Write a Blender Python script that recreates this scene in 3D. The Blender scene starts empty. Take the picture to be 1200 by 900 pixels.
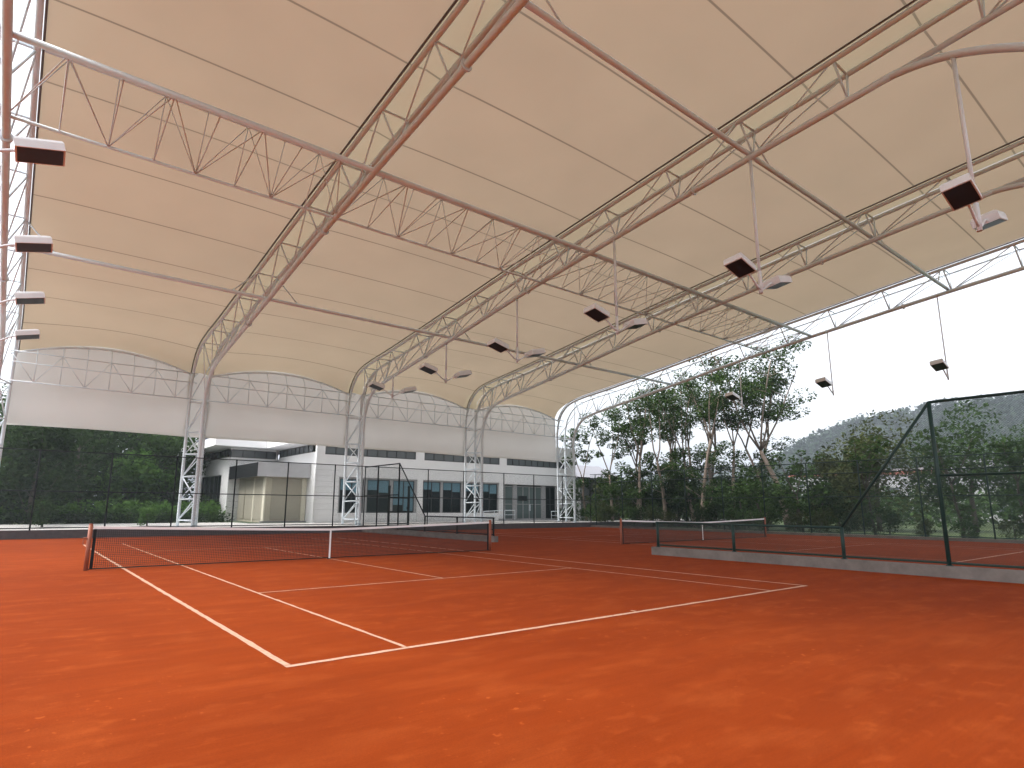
import bpy, math, random
from mathutils import Matrix, Vector
R = math.radians
random.seed(7)
sc = bpy.context.scene
COL = sc.collection

# ------------------------------------------------------------------ camera
YAW, PITCH, ROLL = .6596, .1833, .0058
cam_d = bpy.data.cameras.new('camera')
cam = bpy.data.objects.new('camera', cam_d); COL.objects.link(cam)
_c, _s = math.cos(YAW), math.sin(YAW)
fw = Vector((_s*math.cos(PITCH), _c*math.cos(PITCH), math.sin(PITCH)))
rt = Vector((_c, -_s, 0)); up = rt.cross(fw)
rt2 = rt*math.cos(ROLL)+up*math.sin(ROLL); up2 = up*math.cos(ROLL)-rt*math.sin(ROLL)
cam.matrix_world = Matrix(((rt2.x, up2.x, -fw.x, -7.832), (rt2.y, up2.y, -fw.y, -18.193), (rt2.z, up2.z, -fw.z, 1.58), (0, 0, 0, 1)))
cam_d.sensor_width = 36.0; cam_d.lens = 703.39/1200*36
cam_d.shift_x = (600-574.58)/1200; cam_d.shift_y = (464.53-450)/1200
cam_d.clip_start = .05; cam_d.clip_end = 6000
sc.camera = cam

# ------------------------------------------------------------------ sky, sun, exposure
SUN_EL, SUN_AZ = 52, 292          # azimuth clockwise from +Y
w = bpy.data.worlds.new('World'); sc.world = w; w.use_nodes = True
nt = w.node_tree; nt.nodes.clear()
sky = nt.nodes.new('ShaderNodeTexSky'); sky.sky_type = 'NISHITA'; sky.sun_disc = False
sky.sun_elevation = R(SUN_EL); sky.sun_rotation = R(SUN_AZ); sky.dust_density = 4.0; sky.air_density = 1.0; sky.ozone_density = 1.0
hs = nt.nodes.new('ShaderNodeHueSaturation'); hs.inputs['Saturation'].default_value = .22
bg = nt.nodes.new('ShaderNodeBackground'); bg.inputs['Strength'].default_value = .15
wo = nt.nodes.new('ShaderNodeOutputWorld')
nt.links.new(sky.outputs[0], hs.inputs['Color']); nt.links.new(hs.outputs[0], bg.inputs['Color']); nt.links.new(bg.outputs[0], wo.inputs['Surface'])
sun_d = bpy.data.lights.new('sun', 'SUN'); sun_d.energy = 0.6; sun_d.angle = R(25); sun_d.color = (1, .97, .92)
sun = bpy.data.objects.new('sun', sun_d); COL.objects.link(sun)
sd = Vector((math.sin(R(SUN_AZ))*math.cos(R(SUN_EL)), math.cos(R(SUN_AZ))*math.cos(R(SUN_EL)), math.sin(R(SUN_EL))))
sun.rotation_euler = sd.to_track_quat('Z', 'Y').to_euler(); sun.location = sd*60
sc.view_settings.view_transform = 'Standard'; sc.view_settings.look = 'None'
sc.view_settings.gamma = 1; sc.view_settings.use_curve_mapping = False
sc.view_settings.exposure = 1.6
try:
    sc.cycles.transparent_max_bounces = 24; sc.cycles.max_bounces = 10; sc.cycles.diffuse_bounces = 6
    sc.cycles.use_denoising = True; sc.cycles.sample_clamp_indirect = 8
    sc.cycles.caustics_reflective = False; sc.cycles.caustics_refractive = False
except Exception: pass

# ------------------------------------------------------------------ helpers
ORG = {}
class MB:
    def __init__(s): s.v = []; s.f = []
    def box(s, x0, x1, y0, y1, z0, z1):
        b = len(s.v)
        s.v += [(x, y, z) for z in (z0, z1) for y in (y0, y1) for x in (x0, x1)]
        s.f += [tuple(b+i for i in q) for q in ((0,2,3,1),(4,5,7,6),(0,1,5,4),(2,6,7,3),(0,4,6,2),(1,3,7,5))]
        return s
    def poly(s, pts):
        b = len(s.v); s.v += [tuple(p) for p in pts]; s.f.append(tuple(range(b, b+len(pts)))); return s
    def prism(s, pts, d):
        d = Vector(d); n = len(pts); b = len(s.v)
        s.v += [tuple(p) for p in pts]+[tuple(Vector(p)+d) for p in pts]
        s.f.append(tuple(range(b+n-1, b-1, -1))); s.f.append(tuple(range(b+n, b+2*n)))
        for i in range(n): j = (i+1) % n; s.f.append((b+i, b+j, b+n+j, b+n+i))
        return s
    def tube(s, path, r, n=8):
        P = [Vector(p) for p in path]; rs = r if isinstance(r, (list, tuple)) else [r]*len(P)
        b = len(s.v); prev = None
        for i, p in enumerate(P):
            t = (P[min(i+1, len(P)-1)]-P[max(i-1, 0)]).normalized()
            if prev is None:
                a = Vector((0, 0, 1)) if abs(t.z) < .9 else Vector((1, 0, 0)); u = t.cross(a).normalized()
            else:
                u = (prev-t*prev.dot(t)).normalized()
            prev = u; q = t.cross(u)
            for k in range(n):
                a = 2*math.pi*k/n; s.v.append(tuple(p+(u*math.cos(a)+q*math.sin(a))*rs[i]))
        for i in range(len(P)-1):
            for k in range(n):
                k2 = (k+1) % n; s.f.append((b+i*n+k, b+i*n+k2, b+(i+1)*n+k2, b+(i+1)*n+k))
        s.f.append(tuple(b+k for k in range(n-1, -1, -1))); e = b+(len(P)-1)*n
        s.f.append(tuple(e+k for k in range(n)))
        return s
    def build(s, name, mat, parent=None, smooth=False):
        o0 = ORG.get(parent.name, Vector((0, 0, 0))) if parent else Vector((0, 0, 0))
        me = bpy.data.meshes.new(name)
        me.from_pydata([(v[0]-o0.x, v[1]-o0.y, v[2]-o0.z) for v in s.v], [], s.f)
        if smooth: me.polygons.foreach_set('use_smooth', [len(p.vertices) == 4 for p in me.polygons])
        me.materials.append(mat); me.update()
        o = bpy.data.objects.new(name, me); COL.objects.link(o)
        if parent: o.parent = parent
        ORG[o.name] = o0
        return o
def empty(name, label, cat, loc=(0, 0, 0), group=None):
    o = bpy.data.objects.new(name, None); COL.objects.link(o); o.location = loc; o.empty_display_size = .2
    ORG[o.name] = Vector(loc); return tag(o, label, cat, group)
def tag(o, label, cat, group=None):
    o['label'] = label; o['category'] = cat
    if group: o['group'] = group
    return o
def struct(o): o['kind'] = 'structure'; return o
def dup(o, loc, label=None, scale=None, rotz=0):
    c = o.copy(); COL.objects.link(c); c.location = loc
    c.rotation_euler = (0, 0, rotz)
    if scale is not None: c.scale = (scale, scale, scale) if not isinstance(scale, (tuple, list)) else scale
    if label: c['label'] = label
    for ch in o.children:
        d = ch.copy(); COL.objects.link(d); d.parent = c
        for g in ch.children:
            e = g.copy(); COL.objects.link(e); e.parent = d
    return c
def lerp(a, b, t): return a+(b-a)*t
def arclen(pts):
    L = [0]
    for a, b in zip(pts, pts[1:]): L.append(L[-1]+math.dist(a, b))
    return L
def at(pts, s):
    L = arclen(pts)
    for i in range(len(pts)-1):
        if s <= L[i+1] or i == len(pts)-2:
            t = (s-L[i])/(L[i+1]-L[i]); return tuple(lerp(p, q, t) for p, q in zip(pts[i], pts[i+1]))
def smooth_path(pts, n=3):
    out = []
    P = [Vector((p[0], p[1], 0)) for p in pts]
    for i in range(len(P)-1):
        p0 = P[max(i-1, 0)]; p1 = P[i]; p2 = P[i+1]; p3 = P[min(i+2, len(P)-1)]
        d1 = (p2-p1).length
        m1 = (p2-p0).normalized()*d1 if (p2-p0).length else p2-p1
        m2 = (p3-p1).normalized()*d1
        for k in range(n):
            t = k/n; t2 = t*t; t3 = t2*t
            q = p1*(2*t3-3*t2+1)+m1*(t3-2*t2+t)+p2*(-2*t3+3*t2)+m2*(t3-t2); out.append((q.x, q.y))
    out.append((P[-1].x, P[-1].y)); return out

# ------------------------------------------------------------------ materials
def mat(name, col, rough=.6, noise=None, bump=0, metal=0, spec=.5):
    """noise = (scale, colour2, contrast)"""
    m = bpy.data.materials.new(name); m.use_nodes = True; t = m.node_tree; b = t.nodes['Principled BSDF']
    b.inputs['Base Color'].default_value = (*col, 1); b.inputs['Roughness'].default_value = rough; b.inputs['Metallic'].default_value = metal
    b.inputs['Specular IOR Level'].default_value = spec
    if noise:
        g = t.nodes.new('ShaderNodeNewGeometry'); n = t.nodes.new('ShaderNodeTexNoise')
        n.inputs['Scale'].default_value = noise[0]; n.inputs['Detail'].default_value = 6; n.inputs['Roughness'].default_value = .65
        t.links.new(g.outputs['Position'], n.inputs['Vector'])
        r = t.nodes.new('ShaderNodeValToRGB'); k = noise[2]
        r.color_ramp.elements[0].position = .5-k; r.color_ramp.elements[1].position = .5+k
        r.color_ramp.elements[0].color = (*col, 1); r.color_ramp.elements[1].color = (*noise[1], 1)
        t.links.new(n.outputs[0], r.inputs[0]); t.links.new(r.outputs[0], b.inputs['Base Color'])
        if bump:
            bp = t.nodes.new('ShaderNodeBump'); bp.inputs['Strength'].default_value = bump; bp.inputs['Distance'].default_value = .02
            t.links.new(n.outputs[0], bp.inputs['Height']); t.links.new(bp.outputs[0], b.inputs['Normal'])
    return m
def node(t, kind, **kw):
    n = t.nodes.new(kind)
    for k, v in kw.items():
        if k in ('operation', 'blend_type', 'data_type'): setattr(n, k, v)
        else: n.inputs[int(k[1:])].default_value = v
    return n

def membrane(name, col, transl, seams=None):
    m = bpy.data.materials.new(name); m.use_nodes = True; t = m.node_tree; t.nodes.clear()
    out = t.nodes.new('ShaderNodeOutputMaterial'); mix = t.nodes.new('ShaderNodeMixShader'); mix.inputs[0].default_value = transl
    d = t.nodes.new('ShaderNodeBsdfDiffuse'); tr = t.nodes.new('ShaderNodeBsdfTranslucent')
    g = t.nodes.new('ShaderNodeNewGeometry'); n = t.nodes.new('ShaderNodeTexNoise'); n.inputs['Scale'].default_value = .35; n.inputs['Detail'].default_value = 5
    t.links.new(g.outputs['Position'], n.inputs['Vector'])
    r = t.nodes.new('ShaderNodeValToRGB'); r.color_ramp.elements[0].position = .3; r.color_ramp.elements[1].position = .7
    r.color_ramp.elements[0].color = (*[c*.92 for c in col], 1); r.color_ramp.elements[1].color = (*col, 1)
    t.links.new(n.outputs[0], r.inputs[0]); c = r.outputs[0]
    if seams:
        sp = t.nodes.new('ShaderNodeSeparateXYZ'); t.links.new(g.outputs['Position'], sp.inputs[0])
        a = node(t, 'ShaderNodeMath', operation='ADD', i1=seams[1]); t.links.new(sp.outputs[1], a.inputs[0])
        md = node(t, 'ShaderNodeMath', operation='PINGPONG', i1=seams[0]/2); t.links.new(a.outputs[0], md.inputs[0])
        lt = node(t, 'ShaderNodeMath', operation='LESS_THAN', i1=seams[2]); t.links.new(md.outputs[0], lt.inputs[0])
        mx = t.nodes.new('ShaderNodeMixRGB'); t.links.new(lt.outputs[0], mx.inputs[0]); t.links.new(c, mx.inputs[1])
        mx.inputs[2].default_value = (*[q*.5 for q in col], 1); c = mx.outputs[0]
    t.links.new(c, d.inputs[0]); t.links.new(c, tr.inputs[0])
    t.links.new(d.outputs[0], mix.inputs[1]); t.links.new(tr.outputs[0], mix.inputs[2]); t.links.new(mix.outputs[0], out.inputs[0])
    return m

def netting(name, col, axis, cell, wire, diamond):
    cell, wire = cell*1.0, wire*1.0
    m = bpy.data.materials.new(name); m.use_nodes = True; t = m.node_tree; b = t.nodes['Principled BSDF']
    b.inputs['Base Color'].default_value = (*col, 1); b.inputs['Roughness'].default_value = .6
    out = t.nodes['Material Output']; g = t.nodes.new('ShaderNodeNewGeometry'); sp = t.nodes.new('ShaderNodeSeparateXYZ')
    t.links.new(g.outputs['Position'], sp.inputs[0]); U, V = sp.outputs[axis], sp.outputs[2]
    res = []
    for k in (0, 1):
        if diamond:
            a = node(t, 'ShaderNodeMath', operation='ADD' if k else 'SUBTRACT'); t.links.new(U, a.inputs[0]); t.links.new(V, a.inputs[1]); src = a.outputs[0]
        else: src = (U, V)[k]
        p = node(t, 'ShaderNodeMath', operation='PINGPONG', i1=cell/2); t.links.new(src, p.inputs[0])
        l = node(t, 'ShaderNodeMath', operation='LESS_THAN', i1=wire/2); t.links.new(p.outputs[0], l.inputs[0]); res.append(l.outputs[0])
    mx = node(t, 'ShaderNodeMath', operation='MAXIMUM'); t.links.new(res[0], mx.inputs[0]); t.links.new(res[1], mx.inputs[1])
    tr = t.nodes.new('ShaderNodeBsdfTransparent'); ms = t.nodes.new('ShaderNodeMixShader')
    t.links.new(mx.outputs[0], ms.inputs[0]); t.links.new(tr.outputs[0], ms.inputs[1]); t.links.new(b.outputs[0], ms.inputs[2]); t.links.new(ms.outputs[0], out.inputs[0])
    return m

def leafmat(name, dark, light, transl=.3):
    m = bpy.data.materials.new(name); m.use_nodes = True; t = m.node_tree; t.nodes.clear()
    out = t.nodes.new('ShaderNodeOutputMaterial'); g = t.nodes.new('ShaderNodeNewGeometry')
    r = t.nodes.new('ShaderNodeValToRGB'); r.color_ramp.elements[0].color = (*dark, 1); r.color_ramp.elements[1].color = (*light, 1)
    n = t.nodes.new('ShaderNodeTexNoise'); n.inputs['Scale'].default_value = .9; n.inputs['Detail'].default_value = 3
    t.links.new(g.outputs['Position'], n.inputs['Vector'])
    a = node(t, 'ShaderNodeMath', operation='MULTIPLY', i1=.45); t.links.new(g.outputs['Random Per Island'], a.inputs[0])
    s2 = node(t, 'ShaderNodeMath', operation='MULTIPLY_ADD', i1=1.3, i2=-.38); t.links.new(n.outputs[0], s2.inputs[0])
    a2 = node(t, 'ShaderNodeMath', operation='ADD'); t.links.new(a.outputs[0], a2.inputs[0]); t.links.new(s2.outputs[0], a2.inputs[1])
    t.links.new(a2.outputs[0], r.inputs[0])
    d = t.nodes.new('ShaderNodeBsdfDiffuse'); tr = t.nodes.new('ShaderNodeBsdfTranslucent'); ms = t.nodes.new('ShaderNodeMixShader'); ms.inputs[0].default_value = transl
    t.links.new(r.outputs[0], d.inputs[0]); t.links.new(r.outputs[0], tr.inputs[0])
    t.links.new(d.outputs[0], ms.inputs[1]); t.links.new(tr.outputs[0], ms.inputs[2]); t.links.new(ms.outputs[0], out.inputs[0])
    return m

def clay():
    m = bpy.data.materials.new('clay'); m.use_nodes = True; t = m.node_tree; b = t.nodes['Principled BSDF']
    b.inputs['Roughness'].default_value = .95; b.inputs['Specular IOR Level'].default_value = .04
    g = t.nodes.new('ShaderNodeNewGeometry')
    def nz(scale, detail, mp=None, rough=.6, dist=0):
        n = t.nodes.new('ShaderNodeTexNoise'); n.inputs['Scale'].default_value = scale; n.inputs['Detail'].default_value = detail
        n.inputs['Roughness'].default_value = rough; n.inputs['Distortion'].default_value = dist; src = g.outputs['Position']
        if mp:
            q = t.nodes.new('ShaderNodeMapping'); q.inputs['Scale'].default_value = mp[0]; q.inputs['Rotation'].default_value = (0, 0, mp[1])
            t.links.new(src, q.inputs[0]); src = q.outputs[0]
        t.links.new(src, n.inputs['Vector']); return n.outputs[0]
    def ramp(src, p0, p1, c0, c1):
        r = t.nodes.new('ShaderNodeValToRGB'); r.color_ramp.elements[0].position = p0; r.color_ramp.elements[1].position = p1
        r.color_ramp.elements[0].color = (*c0, 1); r.color_ramp.elements[1].color = (*c1, 1); t.links.new(src, r.inputs[0]); return r.outputs[0]
    def mixc(fac, a, bb, typ='MIX'):
        x = t.nodes.new('ShaderNodeMixRGB'); x.blend_type = typ
        for i, q in enumerate((fac, a, bb)):
            if hasattr(q, 'links'): t.links.new(q, x.inputs[i])
            else: x.inputs[i].default_value = q if i == 0 else (*q, 1)
        return x.outputs[0]
    base = ramp(nz(.12, 5), .32, .68, CLAY_A, CLAY_B)
    drag = ramp(nz(1.0, 6, ((.28, 2.2, 1), R(14)), .7), .35, .75, (.9, .88, .86), (1.1, 1.12, 1.12))
    c = mixc(1.0, base, drag, 'MULTIPLY')
    patch = ramp(nz(1.5, 4, ((.8, 1.5, 1), R(35)), .5, .2), .50, .76, (0, 0, 0), (.30, .30, .30))
    c = mixc(patch, c, CLAY_DRY)
    grain = ramp(nz(60, 3, None, .8), .3, .7, (.86, .85, .84), (1.12, 1.13, 1.14))
    c = mixc(1.0, c, grain, 'MULTIPLY')
    fine = ramp(nz(230, 2, None, .6), .34, .66, (.80, .78, .76), (1.18, 1.2, 1.22))
    c = mixc(1.0, c, fine, 'MULTIPLY')
    comb = ramp(nz(1.0, 3, ((1.1, 34, 1), R(14)), .6), .3, .7, (.955, .95, .945), (1.04, 1.05, 1.05))
    c = mixc(1.0, c, comb, 'MULTIPLY')
    steps = ramp(nz(4.6, 3, ((.8, 1.35, 1), R(50)), .45, .3), .57, .72, (0, 0, 0), (.30, .30, .30))
    area = ramp(nz(.33, 3, None, .5), .42, .60, (0, 0, 0), (1, 1, 1)); steps = mixc(1.0, steps, area, 'MULTIPLY')
    c = mixc(steps, c, CLAY_DRY)
    scuff = ramp(nz(2.3, 4, ((.5, 2.2, 1), R(-35)), .6, .3), .58, .78, (0, 0, 0), (.18, .18, .18))
    c = mixc(scuff, c, [q*.62 for q in CLAY_A])
    spots = ramp(nz(11, 2, None, .5), .665, .70, (0, 0, 0), (.6, .6, .6))
    sa = ramp(nz(.45, 2, None, .5), .52, .66, (0, 0, 0), (1, 1, 1)); spots = mixc(1.0, spots, sa, 'MULTIPLY')
    c = mixc(spots, c, CLAY_DRY)
    t.links.new(c, b.inputs['Base Color'])
    bp = t.nodes.new('ShaderNodeBump'); bp.inputs['Strength'].default_value = .55; bp.inputs['Distance'].default_value = .014
    hsum = node(t, 'ShaderNodeMath', operation='MULTIPLY_ADD', i1=.5); t.links.new(nz(90, 4, None, .8), hsum.inputs[0]); t.links.new(nz(1.2, 6, ((.5, 2.4, 1), R(14)), .7), hsum.inputs[2])
    t.links.new(hsum.outputs[0], bp.inputs['Height']); t.links.new(bp.outputs[0], b.inputs['Normal'])
    return m
CLAY_A, CLAY_B, CLAY_DRY = (.188, .0285, .0042), (.255, .0425, .0062), (.36, .082, .018)

M = dict(
 clay=clay(),
 line=mat('line_paint', (.60, .42, .32), .85, (26, (.36, .14, .065), .30)),
 steel=mat('white_painted_steel', (.70, .765, .81), .4, (2.5, (.63, .69, .735), .25)),
 rail=mat('dark_edge_rail', (.12, .10, .085), .6),
 roof=membrane('roof_membrane', (.515, .425, .305), .235, (3.0, 5.0, .03)),
 strip=membrane('cover_strip', (.53, .455, .315), .235, (3.0, 5.0, .03)),
 wall_fabric=membrane('wall_membrane', (.70, .69, .66), .25),
 green=mat('dark_green_paint', (.008, .026, .021), .5, (6, (.014, .036, .03), .3), spec=.25),
 black=mat('black_paint', (.006, .008, .009), .6, spec=.15),
 linkx=netting('chain_link_x', (.015, .04, .032), 0, .055, .0046, True),
 linky=netting('chain_link_y', (.015, .04, .032), 1, .055, .0047, True),
 net=netting('net_cord', (.012, .012, .012), 0, .045, .009, False),
 band=mat('white_net_tape', (.82, .82, .82), .7),
 rust=mat('red_brown_paint', (.23, .055, .025), .55, (14, (.30, .10, .05), .3)),
 concrete=mat('weathered_concrete', (.10, .085, .075), .95, (1.8, (.19, .165, .15), .22), .3),
 kerb_dark=mat('dark_retaining_kerb', (.045, .042, .045), .85, (3, (.09, .08, .08), .3)),
 pave=mat('pale_paving', (.50, .49, .47), .85, (.7, (.40, .385, .36), .3)),
 step=mat('grey_step_stone', (.22, .22, .23), .8, (3, (.30, .30, .30), .3)),
 grass=mat('grass', (.035, .06, .015), .95, (.5, (.07, .10, .03), .3), .4),
 wallw=mat('white_wall_panel', (.74, .74, .73), .7, (.8, (.66, .66, .66), .3)),
 groove=mat('panel_groove', (.40, .40, .40), .8),
 soffit=mat('white_roof_edge', (.82, .82, .82), .55),
 bluepanel=mat('blue_grey_roof_sheet', (.16, .19, .30), .35, (.6, (.22, .26, .38), .3)),
 frame=mat('grey_window_frame', (.30, .30, .30), .5),
 darkframe=mat('dark_window_frame', (.03, .032, .035), .45),
 glass=mat('dark_window_glass', (.008, .012, .013), .08, None, 0, 0, .22),
 glass2=mat('grey_green_door_glass', (.10, .13, .13), .12, None, 0, 0, .6),
 stripglass=mat('clerestory_glass', (.10, .115, .12), .12),
 blind=mat('blue_roller_blind', (.10, .20, .25), .8),
 beige_post=mat('pale_beige_post', (.60, .57, .46), .6), shutter=mat('shutter_slats', (.38, .355, .28), .6, (1.5, (.34, .315, .25), .3)),
 beige=mat('beige_shutter', (.50, .46, .36), .6, (1.5, (.44, .405, .315), .3)),
 canopy=mat('grey_awning_sheet', (.46, .46, .47), .55, (3, (.36, .36, .37), .3)),
 louvre_and_room_shade=mat('dark_louvre_and_room_shade', (.012, .014, .015), .7, spec=.2),
 lamp=mat('white_lamp_housing', (.76, .77, .80), .35),
 lens=mat('dark_brown_lamp_glass', (.012, .013, .015), .3, None, 0, 0, .25),
 bark=mat('pale_bark', (.26, .20, .16), .9, (2.2, (.14, .11, .085), .25), .4),
 bark_dark=mat('dark_bark', (.05, .042, .035), .95, (3, (.09, .075, .06), .3)),
 leaf=leafmat('tree_leaf', (.018, .040, .012), (.075, .125, .035)),
 leaf_dark=leafmat('dark_leaf', (.012, .024, .010), (.050, .082, .030), .25),
 leaf_mid=leafmat('mid_green_leaf', (.016, .036, .013), (.078, .13, .038)),
 leaf_olive=leafmat('olive_leaf', (.03, .042, .016), (.10, .115, .045)),
 leaf_bright=leafmat('bright_leaf', (.03, .072, .02), (.12, .22, .05)),
 hill=mat('hill_wood', (.012, .026, .014), .95, (.05, (.03, .045, .022), .3)), leaf_hill=leafmat('hill_leaf', (.012, .028, .016), (.045, .072, .035), .1),
 townwall=mat('white_town_wall', (.34, .35, .36), .8, (.2, (.27, .27, .265), .3)),
 townroof=mat('grey_town_roof', (.30, .30, .33), .8), redroof=mat('red_town_roof', (.30, .10, .07), .8),
 townglass=mat('town_window', (.05, .06, .07), .3),
)

# ------------------------------------------------------------------ setting
def grid(x0, x1, y0, y1, nx, ny, fz):
    b = MB()
    for j in range(ny+1):
        for i in range(nx+1):
            x = lerp(x0, x1, i/nx); y = lerp(y0, y1, j/ny); b.v.append((x, y, fz(x, y)))
    for j in range(ny):
        for i in range(nx):
            a = j*(nx+1)+i; b.f.append((a, a+1, a+nx+2, a+nx+1))
    return b
from mathutils import noise as mnoise
def sig(t): return 1/(1+math.exp(-max(-40, min(40, t))))
def hill_h(x, y):
    h = 58*math.exp(-((x-415)/95)**2)*sig((178-y)/16)*sig((y+420)/60)
    h *= 1+.14*mnoise.fractal(Vector((x*.012, y*.012, 0)), 1, 2, 4)
    h += 5*mnoise.noise(Vector((x*.03, y*.03, 3)))*min(1, h/20)
    return h
def hill2_h(x, y):
    h = 62*math.exp(-((x-820)/150)**2)*sig((760-y)/60)*sig((y+300)/60)
    return h*(1+.2*mnoise.fractal(Vector((x*.006, y*.006, 5)), 1, 2, 4))
g0 = MB().poly([(-3000, -3000, -.12), (3000, -3000, -.12), (3000, 3000, -.12), (-3000, 3000, -.12)])
struct(g0.build('grass_ground', M['grass']))
struct(grid(200, 640, -460, 330, 88, 120, lambda x, y: hill_h(x, y)-.6).build('wooded_hill', M['hill'], smooth=True))
struct(grid(480, 1200, -400, 1000, 60, 90, lambda x, y: hill2_h(x, y)-.6).build('distant_hill', M['hill'], smooth=True))

struct(MB().poly([(-24, -42, 0), (31.2, -42, 0), (31.2, 18, 0), (-24, 18, 0)]).build('clay_ground', M['clay']))
def court_lines(cx, name):
    b = MB(); z = .004
    lr = random.Random(int(cx)+1)
    def ln(x0, y0, x1, y1):          # chalked strip with slightly ragged edges
        lx, ly = x1-x0, y1-y0; along = ly > lx; L = max(lx, ly); n = max(2, int(L/.16)); i0 = len(b.v)
        for i in range(n+1):
            t = i/n; j1, j2 = lr.gauss(0, .0045), lr.gauss(0, .0045)
            if along: b.v += [(cx+x0+j1, y0+ly*t, z), (cx+x1+j2, y0+ly*t, z)]
            else: b.v += [(cx+x0+lx*t, y1+j1, z), (cx+x0+lx*t, y0+j2, z)]
        for i in range(n): k = i0+2*i; b.f.append((k, k+1, k+3, k+2))
    h = .025; B = 11.885; S = 6.4
    for sx in (-1, 1):
        ln(sx*5.485-.035, -B+.05, sx*5.485+.035, B-.05)
        ln(sx*4.115-h, -B+.05, sx*4.115+h, B-.05)
    for sy in (-1, 1):
        ln(-5.52, sy*B-.038, 5.52, sy*B+.038)
        ln(-4.115+h, sy*S-h, 4.115-h, sy*S+h)
        ln(-h, sy*B-sy*.05-.05 if sy > 0 else -B+.05, h, sy*(B-.15) if sy < 0 else B-.05)
    ln(-h, -S+h, h, S-h)
    o = struct(b.build(name, M['line'])); return o
court_lines(0, 'court_lines'); court_lines(20.06, 'court_lines')

struct(MB().box(-40, 60, 18.0, 18.25, -.1, .405).build('retaining_kerb', M['kerb_dark']))
struct(MB().box(-40, 60, 18.25, 24.2, -.1, .40).build('pavement', M['pave']))
struct(MB().box(-40, 5.0, 24.2, 29.0, -.1, .41).box(5.0, 60, 24.2, 25.4, -.1, .41).build('path', M['pave']))
struct(MB().box(31.2, 31.5, -42, 18, -.1, .16).build('side_kerb', M['concrete']))
struct(MB().box(9.87, 10.13, -40, -4.6, -.1, .27).build('concrete_kerb', M['concrete']))
struct(MB().box(9.87, 10.13, 4.3, 18, -.1, .27).build('concrete_kerb', M['concrete']))

# ------------------------------------------------------------------ canopy
TX = [-9.25, 0, 10, 20, 30]
BOT = smooth_path([(18.7, .4), (18.7, 3), (18.7, 5.6), (18.68, 7.2), (18.3, 8.35), (17.5, 9.1), (16.2, 9.48), (14, 9.82), (8, 10.72), (3, 11.5), (-3, 12.28), (-9, 13.0), (-13.4, 13.46)], 4)
BOT_END = smooth_path([(-12.6, 13.38), (-13.4, 13.45), (-14.4, 13.3), (-15.4, 12.9), (-16.5, 12.2), (-17.6, 11.1), (-18.35, 9.6), (-18.7, 7.6), (-18.7, 4), (-18.7, 0)], 4)
BOT_OUT = [(-13.4, 13.46), (-17.5, 13.95), (-21.5, 14.45)]
TOP = smooth_path([(20.2, .4), (20.2, 3), (20.2, 6.6), (20.18, 8.2), (19.8, 9.5), (18.9, 10.4), (17.5, 10.82), (14, 11.22), (8, 12.0), (3, 12.68), (-3, 13.42), (-9, 14.15), (-14.5, 14.78), (-21.8, 15.6)], 4)
LB, LT = arclen(BOT), arclen(TOP)
canopy = empty('sports_canopy', 'huge cream membrane canopy on white tubular arch trusses over the clay courts', 'canopy', (10, 0, 0))
W = .48
def yz(x, p): return (x, p[0], p[1])
def closest_top(p):   # point of the top chord roughly perpendicular to a bottom point
    best = None
    for i in range(0, 401):
        q = at(TOP, LT[-1]*i/400); d = math.dist(p, q)
        if best is None or d < best[0]: best = (d, q)
    return best[1]
# stations along the truss, shared by all five
STA = []
s = .35
while s < 6.6: STA.append(s); s += 1.25
s = 7.2
while s < LB[-1]: STA.append(s); s += 1.8 if s < 11 else 2.95
STB = [at(BOT, s) for s in STA]; STT = [closest_top(p) for p in STB]
COLN = sum(1 for p in STB if p[1] < 7.0)
OUTB = [(-15.4, 13.7), (-17.5, 13.95), (-19.6, 14.21), (-21.5, 14.45)]; OUTT = [closest_top((y, z+1.2)) for y, z in OUTB]
NB = [at(BOT_END, arclen(BOT_END)[-1]-q) for q in (.4, 1.65, 2.9, 4.15, 5.4, 6.65, 7.9, 9.1)]
def bot_z(y):
    P = BOT+BOT_END[6:]
    best = min(((abs(p[0]-y), p) for p in P if p[1] > 8.9), key=lambda q: q[0])[1]
    Q = sorted([p for p in P if p[1] > 8.9], key=lambda p: p[0])
    for a, b2 in zip(Q, Q[1:]):
        if a[0] <= y <= b2[0] and b2[0] > a[0]: return lerp(a[1], b2[1], (y-a[0])/(b2[0]-a[0]))
    return best[1]
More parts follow.
